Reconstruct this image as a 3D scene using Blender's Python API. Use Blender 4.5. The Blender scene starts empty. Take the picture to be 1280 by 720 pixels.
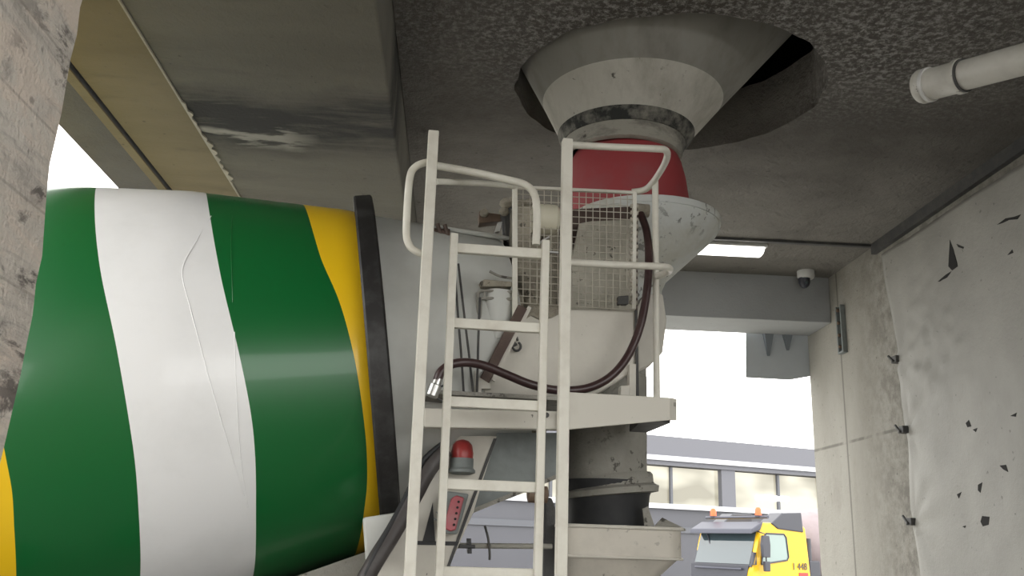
import bpy, bmesh, random
from math import *
from mathutils import Vector, Matrix, noise as mnoise
random.seed(7)
V = Vector
SC = bpy.context.scene
COL = SC.collection

# ------------------------------------------------------------------ camera
F = 1150.0
TH, ROLL, YAW = radians(15.65), radians(1.8), radians(3.1)
EYE = V((0, 0, 1.7))
fw = V((sin(YAW)*cos(TH), cos(YAW)*cos(TH), sin(TH)))
r0 = V((cos(YAW), -sin(YAW), 0))
u0 = r0.cross(fw)
CR = cos(ROLL)*r0 + sin(ROLL)*u0
CU = -sin(ROLL)*r0 + cos(ROLL)*u0
cd = bpy.data.cameras.new('camera')
cam = bpy.data.objects.new('camera', cd)
COL.objects.link(cam)
m = Matrix.Identity(4)
for i in range(3):
    m[i][0], m[i][1], m[i][2], m[i][3] = CR[i], CU[i], -fw[i], EYE[i]
cam.matrix_world = m
cd.sensor_width = 36
cd.lens = 36*F/1280
cd.clip_start, cd.clip_end = 0.05, 500
SC.camera = cam


def ray(u, v):
    return (CR*((u-640)/F) + CU*((360-v)/F) + fw).normalized()
def onX(u, v, X):
    d = ray(u, v); return EYE + d*(X/d.x)
def onY(u, v, Y):
    d = ray(u, v); return EYE + d*(Y/d.y)
def onZ(u, v, Z):
    d = ray(u, v); return EYE + d*((Z-EYE.z)/d.z)
def onPlane(u, v, p, n):
    d = ray(u, v); return EYE + d*((p-EYE).dot(n)/d.dot(n))

# truck frame: s along the truck, d across it, z up
TY = radians(4.5)
tx = V((cos(TY), sin(TY), 0)); tn = V((-sin(TY), cos(TY), 0)); tz = V((0, 0, 1))
def TW(s, d, z): return tx*s + tn*d + tz*z
def T(u, v, d):
    r = ray(u, v); return EYE + r*(d/r.dot(tn))

# ------------------------------------------------------------------ materials
class N:
    def __init__(s, name):
        s.m = bpy.data.materials.new(name); s.m.use_nodes = True
        s.t = s.m.node_tree; s.b = s.t.nodes['Principled BSDF']; s.l = s.t.links
        s.tc = s.t.nodes.new('ShaderNodeTexCoord')
    def node(s, ty, **kw):
        n = s.t.nodes.new(ty)
        for k, v in kw.items(): setattr(n, k, v)
        return n
    def noise(s, scale, detail=4, rough=.6, stretch=(1, 1, 1), dist=0.0, off=(0, 0, 0)):
        mp = s.node('ShaderNodeMapping'); mp.inputs['Scale'].default_value = stretch
        mp.inputs['Location'].default_value = off
        s.l.new(s.tc.outputs['Object'], mp.inputs['Vector'])
        n = s.node('ShaderNodeTexNoise')
        n.inputs['Scale'].default_value = scale; n.inputs['Detail'].default_value = detail
        n.inputs['Roughness'].default_value = rough; n.inputs['Distortion'].default_value = dist
        s.l.new(mp.outputs[0], n.inputs['Vector'])
        return n.outputs['Fac']
    def ramp(s, fac, lo, hi, a=0.0, b=1.0):
        r = s.node('ShaderNodeMapRange'); r.clamp = True
        r.inputs['From Min'].default_value = lo; r.inputs['From Max'].default_value = hi
        r.inputs['To Min'].default_value = a; r.inputs['To Max'].default_value = b
        s.l.new(fac, r.inputs['Value']); return r.outputs['Result']
    def math(s, op, a, b=None, c=None):
        n = s.node('ShaderNodeMath', operation=op)
        for i, x in enumerate((a, b, c)):
            if x is None: continue
            if isinstance(x, (int, float)): n.inputs[i].default_value = x
            else: s.l.new(x, n.inputs[i])
        return n.outputs[0]
    def mix(s, fac, a, b):
        n = s.node('ShaderNodeMix', data_type='RGBA')
        if isinstance(fac, (int, float)): n.inputs['Factor'].default_value = fac
        else: s.l.new(fac, n.inputs['Factor'])
        for k, x in ((6, a), (7, b)):
            if isinstance(x, tuple): n.inputs[k].default_value = (*x, 1)
            else: s.l.new(x, n.inputs[k])
        return n.outputs[2]
    def xyz(s):
        n = s.node('ShaderNodeSeparateXYZ'); s.l.new(s.tc.outputs['Object'], n.inputs[0]); return n.outputs
    def color(s, c):
        if isinstance(c, tuple): s.b.inputs['Base Color'].default_value = (*c, 1)
        else: s.l.new(c, s.b.inputs['Base Color'])
    def bump(s, h, dist=.01, st=1.0):
        n = s.node('ShaderNodeBump'); n.inputs['Distance'].default_value = dist; n.inputs['Strength'].default_value = st
        s.l.new(h, n.inputs['Height']); s.l.new(n.outputs[0], s.b.inputs['Normal'])
    def rough(s, r):
        if isinstance(r, (int, float)): s.b.inputs['Roughness'].default_value = r
        else: s.l.new(r, s.b.inputs['Roughness'])


def lin(r, g, b):
    f = lambda c: (c/255/12.92) if c/255 <= .04045 else ((c/255+.055)/1.055)**2.4
    return (f(r), f(g), f(b))


def paint(name, c, rough=.45, dirt=None, amt=.5, scale=3.0, speck=0.0, speck_scale=22, metal=0.0, coat=0.0, bump=0.0, stretch=(1, 1, 1)):
    n = N(name); col = c
    if dirt:
        f = n.ramp(n.noise(scale, 6, .65, stretch), .45, .72, 0, amt)
        col = n.mix(f, c, dirt)
    if speck:
        g = n.ramp(n.noise(speck_scale, 4, .6), (.70-speck*.11), (.75-speck*.11), 0, .9)
        g2 = n.ramp(n.noise(1.7, 2, .5, off=(3, 1, 7)), .36, .52)
        col = n.mix(n.math('MULTIPLY', g, g2), col, (.06, .055, .045))
    n.color(col); n.rough(rough); n.b.inputs['Metallic'].default_value = metal
    if coat:
        n.b.inputs['Coat Weight'].default_value = coat; n.b.inputs['Coat Roughness'].default_value = .08
    if bump: n.bump(n.noise(14, 6, .7), bump)
    return n.m


def concrete(name, a, b, scale=1.4, bump=.006, stretch=(1, 1, 1), stain=None, stain_amt=.6, extra=None, rough=.9, fine=40):
    n = N(name)
    f = n.ramp(n.noise(scale, 8, .62, stretch), .32, .68)
    col = n.mix(f, a, b)
    if stain:
        col = n.mix(n.ramp(n.noise(scale*1.7, 7, .7, stretch, 0, (5, 2, 1)), .54, .7, 0, stain_amt), col, stain)
    if extra: col = extra(n, col)
    pores = n.ramp(n.noise(fine*.5, 2, .5), .70, .76)
    col = n.mix(n.math('MULTIPLY', pores, .45), col, (.02, .018, .015))
    n.color(col); n.rough(rough)
    h = n.math('ADD', n.noise(fine, 5, .7), n.math('MULTIPLY', n.noise(6, 5, .6), 1.5))
    n.bump(h, bump)
    return n.m


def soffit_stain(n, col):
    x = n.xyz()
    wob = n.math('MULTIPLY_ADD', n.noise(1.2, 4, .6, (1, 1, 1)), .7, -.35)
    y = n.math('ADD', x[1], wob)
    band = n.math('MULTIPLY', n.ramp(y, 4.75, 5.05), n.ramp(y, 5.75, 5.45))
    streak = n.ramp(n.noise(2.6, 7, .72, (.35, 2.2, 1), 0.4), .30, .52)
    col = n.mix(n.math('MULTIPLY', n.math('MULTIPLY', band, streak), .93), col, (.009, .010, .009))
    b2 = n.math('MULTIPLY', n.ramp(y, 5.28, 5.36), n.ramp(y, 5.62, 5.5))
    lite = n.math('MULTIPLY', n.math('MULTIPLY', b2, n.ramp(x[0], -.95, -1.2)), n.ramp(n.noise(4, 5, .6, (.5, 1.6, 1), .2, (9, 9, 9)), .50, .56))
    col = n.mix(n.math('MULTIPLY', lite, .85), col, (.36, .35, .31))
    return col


def ceiling_tones(n, col):
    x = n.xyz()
    # darker tone over the bay, ending in a ragged front before the exit
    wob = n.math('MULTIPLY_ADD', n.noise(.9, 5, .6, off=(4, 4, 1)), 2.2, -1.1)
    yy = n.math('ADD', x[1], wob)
    bay_tone = n.ramp(yy, 7.1, 5.9)
    bay_tone = n.math('MULTIPLY', bay_tone, n.ramp(n.noise(2.4, 7, .7), .25, .55, .65, 1))
    bay_tone = n.math('MULTIPLY', bay_tone, n.ramp(x[2], 4.75, 4.62, .35, 1))
    col = n.mix(n.math('MULTIPLY', bay_tone, .9), col, (.066, .059, .049))
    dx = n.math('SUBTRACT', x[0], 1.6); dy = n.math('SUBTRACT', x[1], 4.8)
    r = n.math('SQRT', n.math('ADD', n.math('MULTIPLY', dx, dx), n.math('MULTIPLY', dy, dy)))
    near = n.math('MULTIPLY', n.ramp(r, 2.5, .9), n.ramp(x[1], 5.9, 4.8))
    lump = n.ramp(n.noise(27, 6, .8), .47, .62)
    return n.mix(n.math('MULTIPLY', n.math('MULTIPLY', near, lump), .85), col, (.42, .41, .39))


def wall_joints(n, col):
    x = n.xyz()
    g = n.math('MULTIPLY', n.ramp(n.noise(7, 6, .75), .40, .60), n.ramp(x[1], 8.9, 8.1))
    col = n.mix(n.math('MULTIPLY', g, .6), col, (.11, .10, .085))
    v = n.ramp(n.math('ABSOLUTE', n.math('SUBTRACT', x[1], 9.16)), .022, .010)
    h = n.ramp(n.math('ABSOLUTE', n.math('SUBTRACT', x[2], 2.81)), .020, .008)
    j = n.math('MAXIMUM', v, n.math('MULTIPLY', h, n.ramp(n.noise(3, 3), .35, .5)))
    return n.mix(n.math('MULTIPLY', j, .6), col, (.07, .065, .055))


def board_marks(n, col):
    w = n.ramp(n.noise(3.0, 8, .72, (1, .55, 2.2), .7, (1, 4, 2)), .47, .56)
    col = n.mix(n.math('MULTIPLY', w, .75), col, (.62, .53, .45))
    g = n.ramp(n.noise(4.2, 7, .7, (1, .35, 2.6), .5, (3, 1, 9)), .52, .60)
    col = n.mix(n.math('MULTIPLY', g, .45), col, (.24, .22, .20))
    x = n.xyz()
    edge = n.ramp(x[1], 1.6, 2.05)
    d = n.ramp(n.noise(6, 6, .7, (1, .7, 1.2), .4, (7, 7, 1)), .56, .62)
    col = n.mix(n.math('MULTIPLY', n.math('MULTIPLY', d, edge), .85), col, (.07, .06, .055))
    ln = n.ramp(n.math('ABSOLUTE', n.math('SUBTRACT', n.math('FRACT', n.math('MULTIPLY', x[2], 5.2)), .5)), .025, .01)
    return n.mix(n.math('MULTIPLY', ln, .35), col, (.16, .14, .12))


M = {}
M['wall_l'] = concrete('weathered board-marked concrete', (.48, .435, .38), (.60, .555, .495), 2.2, .012, (1, .5, 1), (.27, .24, .205), .5, board_marks)
M['wall_r'] = concrete('formed wall concrete', (.25, .238, .205), (.35, .338, .30), 1.0, .006, (1, 1, .5), (.20, .18, .15), .5, wall_joints)
M['ceil'] = concrete('two-tone ceiling concrete', (.17, .16, .142), (.235, .222, .198), 1.1, .03, (1, 1, 1), (.12, .11, .095), .5, ceiling_tones, fine=26)
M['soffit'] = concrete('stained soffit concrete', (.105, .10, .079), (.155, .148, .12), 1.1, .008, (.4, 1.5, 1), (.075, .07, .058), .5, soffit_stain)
M['board'] = concrete('yellowed soffit board', (.15, .125, .068), (.20, .168, .10), 1.3, .004, (.5, 1.6, 1), (.085, .07, .04), .5)
M['edge_c'] = concrete('grey edge concrete', (.075, .075, .076), (.11, .11, .11), 2.0, .008, (1, 1, 1), (.09, .09, .09), .5)
M['chip'] = concrete('mortar fringe', (.34, .32, .26), (.45, .42, .35), 8, .01)
M['beam'] = concrete('painted grey beam', (.30, .31, .31), (.36, .37, .37), .8, .003, (1, 1, 1), (.25, .25, .25), .4)
M['floor'] = concrete('yard concrete', (.13, .125, .115), (.19, .185, .17), .5, .004)
M['yard'] = concrete('pale yard paving', (.36, .35, .33), (.46, .45, .42), .4, .003)
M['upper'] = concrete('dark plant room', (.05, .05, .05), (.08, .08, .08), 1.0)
M['sheet'] = concrete('grey plastic sheeting', (.26, .254, .23), (.325, .318, .288), 1.3, .003, (1, 1, 1), (.28, .27, .24), .4, rough=.6)
M['black'] = paint('dark opening', (.012, .011, .01), .9)
M['green'] = paint('drum green gloss', (.004, .118, .026), .32, coat=.35)
M['white'] = paint('drum white gloss', (.82, .82, .82), .35, (.66, .66, .65), .4, 2, coat=.3)
M['yellow'] = paint('drum yellow gloss', (.87, .55, .012), .35, coat=.3)
M['ring'] = paint('black greasy steel ring', (.016, .015, .015), .5, (.08, .08, .08), .5, 9)
M['grey'] = paint('dusty pale grey paint', (.57, .58, .55), .5, (.44, .44, .41), .6, 2.5)
M['rail'] = paint('off white tube paint', (.68, .66, .585), .45, (.46, .42, .35), .5, 7)
M['body'] = paint('dusty white panel', (.60, .575, .51), .55, (.44, .41, .36), .6, 2.2, .15, 40)
M['hopper'] = paint('cement spattered hopper', (.55, .57, .55), .55, (.40, .38, .30), .85, 2.4, 1.15, 17, bump=.01)
M['wire'] = paint('dusty wire', (.47, .44, .37), .6, (.24, .21, .17), .7, 5)
M['drainhose'] = paint('brownish black hose', (.055, .047, .046), .5, (.13, .125, .12), .5, 5)
M['front'] = paint('dirty hopper plate', (.46, .44, .37), .6, (.26, .25, .20), .8, 4, .8, 22, bump=.01)
M['chute'] = paint('pale worn chute steel', (.54, .505, .44), .55, (.34, .32, .28), .7, 2.6, .7, 20)
M['cone_u'] = paint('darker upper cone', (.27, .262, .235), .75, (.18, .17, .148), .8, 5, stretch=(1, 1, .3))
M['grime'] = paint('cement crust', (.36, .33, .265), .95, (.20, .18, .145), .9, 7, .8, 18, bump=.03)
M['pipe_g'] = paint('dirty discharge steel', (.30, .29, .255), .7, (.17, .16, .14), .85, 2.4, .8, 18, bump=.01)
M['dark'] = paint('dark dirty steel', (.05, .05, .05), .6, (.12, .115, .1), .6, 6, bump=.008)
M['rubber'] = paint('black rubber', (.02, .021, .023), .6, (.06, .06, .06), .5, 5)
M['hose'] = paint('maroon brown hose', (.045, .022, .022), .35, (.10, .07, .065), .4, 9)
M['brown'] = paint('rusty brown strut', (.075, .045, .035), .6, (.2, .16, .12), .5, 9)
M['rust'] = paint('rusty bracket', (.16, .11, .075), .7, (.08, .05, .035), .7, 12)
M['steel'] = paint('bare steel', (.6, .6, .58), .3, metal=.9)
M['redrub'] = paint('red rubber sleeve', (.30, .04, .045), .65, (.25, .085, .085), .7, 3)
M['cone'] = paint('cement dusted cone', (.52, .505, .45), .75, (.33, .315, .265), .85, 6, .5, 12, bump=.012, stretch=(1, 1, .3))
M['cone_b'] = paint('caked cone collar', (.34, .325, .28), .85, (.035, .035, .033), .9, 4, .3, 9, bump=.02, stretch=(1, 1, 2.5))
M['seal'] = paint('black seal under cement dust', (.02, .022, .02), .8, (.33, .315, .27), .95, 6, bump=.015)
M['pvc'] = paint('white drain pipe', (.56, .55, .50), .45, (.38, .36, .32), .6, 5, .2, 30)
M['redlens'] = paint('red lens', (.34, .035, .032), .35, (.2, .05, .05), .4, 6)
M['pinklens'] = paint('dusty red lens', (.36, .07, .085), .4, (.30, .16, .155), .6, 9)
M['lampgrey'] = paint('grey green plastic', (.19, .21, .205), .6, (.10, .11, .11), .6, 8)
M['cap'] = paint('cream lamp cap', (.62, .59, .47), .5)
M['camw'] = paint('white camera shell', (.62, .62, .60), .4)
M['tyre'] = paint('tyre rubber', (.025, .025, .025), .8)
M['boxgrey'] = paint('blue grey steel box', (.46, .49, .51), .5, (.38, .405, .425), .5, 2)
M['boxdark'] = paint('blue grey steel fin', (.16, .18, .20), .5)
M['bwall'] = paint('anthracite cladding', (.078, .08, .094), .55, (.068, .069, .08), .4, .6)
M['broof'] = paint('pale grey parapet', (.125, .128, .148), .6)
M['btrim'] = paint('bright metal flashing', (.50, .51, .54), .45)
M['bdark'] = paint('dark window frame', (.09, .095, .11), .5)
M['cabyel'] = paint('cab yellow', (.66, .385, .008), .4, coat=.15)
M['cabdark'] = paint('cab charcoal plastic', (.035, .037, .05), .4)
M['visor'] = paint('smoked visor', (.05, .053, .075), .5)
M['pinkdrum'] = paint('dusty pink grey drum', (.25, .205, .215), .6, (.18, .15, .155), .5, 3)
M['orange'] = paint('orange beacon lens', (.85, .12, .03), .3)
n = N('cab glass'); n.color((.04, .06, .07)); n.rough(.05); n.b.inputs['Metallic'].default_value = 0; n.b.inputs['Coat Weight'].default_value = 1
M['glass'] = n.m
n = N('green tinted glass'); n.color((.16, .23, .215)); n.rough(.15); n.b.inputs['Coat Weight'].default_value = 1
M['sideglass'] = n.m


def emit(name, c, st):
    n = N(name); n.color(c); n.b.inputs['Emission Color'].default_value = (*c, 1); n.b.inputs['Emission Strength'].default_value = st
    return n.m
M['tube'] = emit('lit diffuser', (1, .98, .94), 2.2)
n = N('lit hall window')
f = n.ramp(n.noise(.3, 2, .45, (1, 1, 2.2)), .40, .58)
n.color((.10, .10, .09)); c = n.mix(f, (.36, .32, .22), (1.0, .94, .74))
n.l.new(c, n.b.inputs['Emission Color']); n.b.inputs['Emission Strength'].default_value = .6; n.rough(.1)
M['litwin'] = n.m

# ------------------------------------------------------------------ object helpers
ROOTS = {}
def tag(o, label, cat, group=None, kind=None):
    o['label'] = label; o['category'] = cat
    if group: o['group'] = group
    if kind: o['kind'] = kind
    return o
def thing(name, label, cat, loc, rz=0.0, group=None):
    o = bpy.data.objects.new(name, None); COL.objects.link(o)
    o.empty_display_size = .1
    o.location = loc; o.rotation_euler = (0, 0, rz)
    ROOTS[o.name] = Matrix.Translation(V(loc)) @ Matrix.Rotation(rz, 4, 'Z')
    return tag(o, label, cat, group)
def rootmat(o):
    while o.parent: o = o.parent
    return ROOTS[o.name]
def obj(name, bm, mat, parent=None, smooth=False, bevel=0.0, label=None, world_origin=False, solid=0.0):
    """bm is in world coordinates; becomes one mesh object."""
    me = bpy.data.meshes.new(name)
    if parent is None:
        if world_origin: mw = Matrix.Identity(4)
        else:
            xs = [v.co for v in bm.verts]
            c = V(((min(v.x for v in xs)+max(v.x for v in xs))/2, (min(v.y for v in xs)+max(v.y for v in xs))/2, min(v.z for v in xs)))
            mw = Matrix.Translation(c)
    else: mw = rootmat(parent)
    bm.normal_update()
    bmesh.ops.recalc_face_normals(bm, faces=bm.faces) if not solid else None
    bmesh.ops.transform(bm, matrix=mw.inverted(), verts=bm.verts)
    bm.to_mesh(me); bm.free()
    for mm in (mat if isinstance(mat, (list, tuple)) else [mat]): me.materials.append(mm)
    o = bpy.data.objects.new(name, me); COL.objects.link(o)
    if parent is None:
        o.matrix_world = mw; ROOTS[o.name] = mw
    else: o.parent = parent
    if smooth:
        for p in me.polygons: p.use_smooth = True
        try: me.set_sharp_from_angle(angle=radians(38))
        except Exception: pass
    if solid:
        md = o.modifiers.new('solid', 'SOLIDIFY'); md.thickness = solid; md.offset = 0
    if bevel:
        md = o.modifiers.new('bevel', 'BEVEL'); md.width = bevel; md.segments = 2; md.limit_method = 'ANGLE'; md.angle_limit = radians(40)
    if label: o['label'] = label
    return o
def struct(name, bm, mat, **k):
    o = obj(name, bm, mat, None, world_origin=True, **k); o['kind'] = 'structure'; return o

def B(): return bmesh.new()
def add_hull(bm, a, b):
    """two matching loops of points -> closed prism"""
    va = [bm.verts.new(p) for p in a]; vb = [bm.verts.new(p) for p in b]; n = len(va)
    bm.faces.new(va); bm.faces.new(vb[::-1])
    for i in range(n): bm.faces.new((va[i], vb[i], vb[(i+1) % n], va[(i+1) % n]))
    return bm
def prism(bm, poly, vec): return add_hull(bm, [V(p) for p in poly], [V(p)+V(vec) for p in poly])
def abox(bm, x0, x1, y0, y1, z0, z1):
    return prism(bm, [(x0, y0, z0), (x1, y0, z0), (x1, y1, z0), (x0, y1, z0)], (0, 0, z1-z0))
def tbox(bm, s0, s1, d0, d1, z0, z1):
    return prism(bm, [TW(s0, d0, z0), TW(s1, d0, z0), TW(s1, d1, z0), TW(s0, d1, z0)], (0, 0, z1-z0))
def smoothpath(pts, n=8):
    pts = [V(p) for p in pts]; out = []
    for i in range(len(pts)-1):
        p0 = pts[max(i-1, 0)]; p1 = pts[i]; p2 = pts[i+1]; p3 = pts[min(i+2, len(pts)-1)]
        for k in range(n):
            t = k/n
            out.append(.5*((2*p1)+(p2-p0)*t+(2*p0-5*p1+4*p2-p3)*t*t+(3*p1-p0-3*p2+p3)*t**3))
    out.append(pts[-1]); return out
def sweep(bm, path, prof, up=tz):
    """sweep a closed 2-D profile [(a,b)] along the path"""
    path = [V(p) for p in path]; rings = []; prevn = None
    for i, p in enumerate(path):
        t = (path[min(i+1, len(path)-1)] - path[max(i-1, 0)]).normalized()
        if prevn is None:
            nn = V(up) - t*V(up).dot(t)
            if nn.length < .05: nn = tn - t*tn.dot(t)
        else: nn = prevn - t*prevn.dot(t)
        nn.normalize(); prevn = nn; bb = t.cross(nn)
        rings.append([bm.verts.new(p + nn*a + bb*b) for a, b in prof])
    n = len(prof)
    for r, q in zip(rings, rings[1:]):
        for i in range(n): bm.faces.new((r[i], r[(i+1) % n], q[(i+1) % n], q[i]))
    bm.faces.new(rings[0][::-1]); bm.faces.new(rings[-1])
    return bm
def circ(r, n=12): return [(r*cos(2*pi*i/n), r*sin(2*pi*i/n)) for i in range(n)]
def rect(w, h): return [(-w/2, -h/2), (w/2, -h/2), (w/2, h/2), (-w/2, h/2)]
def tube(bm, path, r, n=12, up=tz): return sweep(bm, path, circ(r, n), up)
def bar(bm, a, b, w, h, up=tz): return sweep(bm, [a, b], rect(w, h), up)
def lathe(bm, c, ax, prof, seg=48, ref=None, closed=False, off=None):
    """prof [(along axis, radius)] about axis ax through c; off(along) shifts the section"""
    ax = V(ax).normalized(); e1 = V(ref) if ref else (tz if abs(ax.z) < .9 else V((1, 0, 0)))
    e1 = (e1 - ax*e1.dot(ax)).normalized(); e2 = ax.cross(e1); rings = []
    for x, r in prof:
        o = off(x) if off else V((0, 0, 0))
        rings.append([bm.verts.new(V(c)+ax*x+o+(e1*cos(2*pi*i/seg)+e2*sin(2*pi*i/seg))*r) for i in range(seg)])
    pairs = list(zip(rings, rings[1:]))
    if closed: pairs.append((rings[-1], rings[0]))
    for a, b in pairs:
        for i in range(seg): bm.faces.new((a[i], a[(i+1) % seg], b[(i+1) % seg], b[i]))
    if not closed:
        bm.faces.new(rings[0][::-1]); bm.faces.new(rings[-1])
    return bm
def shell(prof, t):
    """closed profile from an open one, t inwards"""
    return prof + [(x, r-t) for x, r in prof[::-1]]

# ------------------------------------------------------------------ the place
XW = 3.94
bm = B(); abox(bm, -60, 60, -40, 9.4, -.2, 0); struct('floor', bm, M['floor'])
bm = B(); abox(bm, -60, 60, 9.4, 90, -.2, 0); struct('floor_yard', bm, M['yard'])

# left wall, its end broken and chipped
bm = B()
xa = -.972
zs = [i*.07 for i in range(0, 75)]
front = [V((xa - .004, -3, 0)), V((xa, -3, 5.2))]
def jag(z): return mnoise.noise(V((1.3, 2.2, z*3.1)))*.05 + mnoise.noise(V((4, 1, z*11)))*.03
rows = []
for z in zs:
    j = jag(z)
    rows.append([bm.verts.new(p) for p in ((-1.9, -3, z), (xa, -3, z), (xa, .5, z), (xa, 1.2, z), (xa, 1.8, z), (xa, 2.055+j, z), (xa-.03, 2.09+j, z), (-1.9, 2.1, z))])
for a, b in zip(rows, rows[1:]):
    k = len(a)
    for i in range(k): bm.faces.new((a[i], a[(i+1) % k], b[(i+1) % k], b[i]))
bm.faces.new(rows[0][::-1]); bm.faces.new(rows[-1])
struct('wall_left', bm, M['wall_l'])

# right wall
bm = B(); abox(bm, XW, XW+.4, 1.7, 10.05, 0, 5.2); struct('wall_right', bm, M['wall_r'], bevel=.015)

# ceiling with the round hole
HC = V((1.28, 5.4)); HR = .955
bm = B()
outer = [(-.47, -6.5), (XW, -6.5), (XW, 9.35), (-.47, 9.35)]
nh = 120; ov = [bm.verts.new((x, y, 4.6)) for x, y in outer]; hv = []
for i in range(nh):
    a = 2*pi*i/nh
    r = HR + .022*mnoise.noise(V((cos(a)*6, sin(a)*6, 0))) + .02*mnoise.noise(V((cos(a)*2, sin(a)*2, 5)))
    hv.append(bm.verts.new((HC.x + r*1.055*cos(a), HC.y + r*.97*sin(a), 4.6)))
ed = [bm.edges.new((ov[i], ov[(i+1) % 4])) for i in range(4)] + [bm.edges.new((hv[i], hv[(i+1) % nh])) for i in range(nh)]
bmesh.ops.triangle_fill(bm, edges=ed, use_beauty=True)
bmesh.ops.recalc_face_normals(bm, faces=bm.faces)
ext = bmesh.ops.extrude_face_region(bm, geom=list(bm.faces))
bmesh.ops.translate(bm, verts=[v for v in ext['geom'] if isinstance(v, bmesh.types.BMVert)], vec=(0, 0, .42))
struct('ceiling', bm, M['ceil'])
bm = B()
for q in ((-.5, -.45, 3.9, 7.2), (3.0, 3.05, 3.9, 7.2)): abox(bm, q[0], q[1], q[2], q[3], 5.02, 7.4)
for q in ((3.9, 3.95), (7.15, 7.2)): abox(bm, -.45, 3.0, q[0], q[1], 5.02, 7.4)
abox(bm, -.45, 3.0, 3.95, 7.15, 7.3, 7.4)
struct('ceiling_plant_room', bm, M['upper'])

# lowered soffits on the left
bm = B(); abox(bm, -1.70, -.475, -6.5, 9.35, 4.15, 5.2); struct('trim_1', bm, M['soffit'], bevel=.012)
bm = B(); abox(bm, -2.19, -1.70, -6.5, 9.35, 4.162, 5.2); struct('trim_2', bm, M['board'])
bm = B(); abox(bm, -2.58, -2.215, -6.5, 9.35, 4.15, 5.2); struct('trim_3', bm, M['edge_c'], bevel=.01)
bm = B(); abox(bm, -2.275, -2.213, -6.5, 9.34, 4.140, 4.152); struct('trim_4', bm, M['board'])
# mortar fringe along the shutter joint
bm = B(); Y = 1.5; va = []
while Y < 7.5:
    w = .003 + (abs(mnoise.noise(V((Y*9, 0, 0))))*.05 + abs(mnoise.noise(V((Y*31, 3, 0))))*.03 if 5.0 < Y < 6.3 else .001)
    va.append((Y, w)); Y += .025
prism(bm, [V((-1.70 + w, Y, 4.140)) for Y, w in va] + [V((-1.706, Y, 4.140)) for Y, w in va[::-1]], (0, 0, .012))
struct('trim_5', bm, M['chip'])

# back beam over the exit
bm = B(); abox(bm, -3.2, XW, 9.35, 10.0, 4.1, 5.2); struct('trim_6', bm, M['beam'], bevel=.008)
# joint strip across the ceiling and corner strip by the wall
bm = B(); abox(bm, 2.3, XW, 8.19, 8.235, 4.575, 4.6); struct('trim_7', bm, M['dark'])
bm = B(); abox(bm, XW-.05, XW, 1.7, 8.2, 4.50, 4.6); struct('trim_8', bm, M['dark'])

# ------------------------------------------------------------------ torn sheet on the right wall
XS = XW - .075
left_px = [(1103, 318), (1108, 350), (1116, 400), (1124, 450), (1127, 500), (1131, 540), (1136, 600), (1141, 652), (1148, 705), (1153, 740)]
lp = [onX(u, v, XS) for u, v in left_px]; lz = [p.z for p in lp][::-1]; ly = [p.y for p in lp][::-1]
def interp(x, xs, ys):
    if x <= xs[0]: return ys[0]
    for i in range(1, len(xs)):
        if x <= xs[i]: return ys[i-1]+(ys[i]-ys[i-1])*(x-xs[i-1])/(xs[i]-xs[i-1])
    return ys[-1]
p1 = onX(1103, 318, XS); p2 = onX(1280, 203, XS)
def ztop(y): return p1.z + (p2.z-p1.z)*(y-p1.y)/(p2.y-p1.y)
def crumple(y, z):
    c = mnoise.noise(V((0, y*1.3, z*1.3)))*.022 + mnoise.noise(V((3, y*5, z*5)))*.006
    k = V((y-7.2, z-3.42)); c += mnoise.noise(V((5, y*11, z*11)))*.03*exp(-k.length_squared/.25)
    for cy, cz in ((7.75, 3.38), (7.78, 2.76), (7.76, 2.0)):   # creases running out from the clips
        a = atan2(z-cz, cy-y); rr = hypot(z-cz, cy-y)
        c += .014*sin(a*9+cz)*exp(-rr/.45)*min(1, rr/.1)
    return c
bm = B(); nr, nc = 90, 110; g = []
for i in range(nr+1):
    row = []
    for j in range(nc+1):
        z0 = 1.0 + (p1.z-1.0)*i/nr
        y = interp(z0, lz, ly) + (2.2 - interp(z0, lz, ly))*j/nc
        z = 1.0 + (ztop(y)-1.0)*i/nr
        c = crumple(y, z)
        row.append(bm.verts.new((XS + c, y, z)))
    g.append(row)
for i in range(nr):
    for j in range(nc): bm.faces.new((g[i][j], g[i][j+1], g[i+1][j+1], g[i+1][j]))
sheet = obj('protective_sheet', bm, M['sheet'], None, smooth=True, solid=.005)
tag(sheet, 'pale grey torn plastic sheet clipped over the right concrete wall', 'sheet')
tears = [[(1189, 300), (1193, 312), (1197, 333), (1190, 338), (1186, 333)],
         [(1173, 352), (1183, 343), (1189, 339), (1184, 347), (1176, 352)],
         [(1248, 281), (1258, 273), (1268, 271), (1276, 268), (1272, 274), (1262, 275), (1254, 279)],
         [(1197, 305), (1206, 309), (1205, 311), (1199, 309)],
         [(1259, 319), (1265, 312), (1266, 316)],
         [(1207, 529), (1211, 525), (1214, 533), (1209, 534)], [(1216, 537), (1222, 535), (1220, 540)],
         [(1264, 520), (1272, 516), (1271, 521)], [(1250, 582), (1258, 581), (1261, 590), (1255, 587)],
         [(1229, 645), (1238, 646), (1237, 656), (1230, 658), (1227, 652)], [(1224, 606), (1229, 603), (1227, 616), (1224, 613)],
         [(1198, 618), (1203, 615), (1200, 623)], [(1204, 658), (1208, 657), (1207, 660)]]
for q in tears:
    pts = [onX(u, v, XS) for u, v in q]
    bm = B(); prism(bm, [V((XS+crumple(p.y, p.z)-.005, p.y, p.z)) for p in pts], (.006, 0, 0))
    obj('tear', bm, M['black'], sheet)
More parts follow.
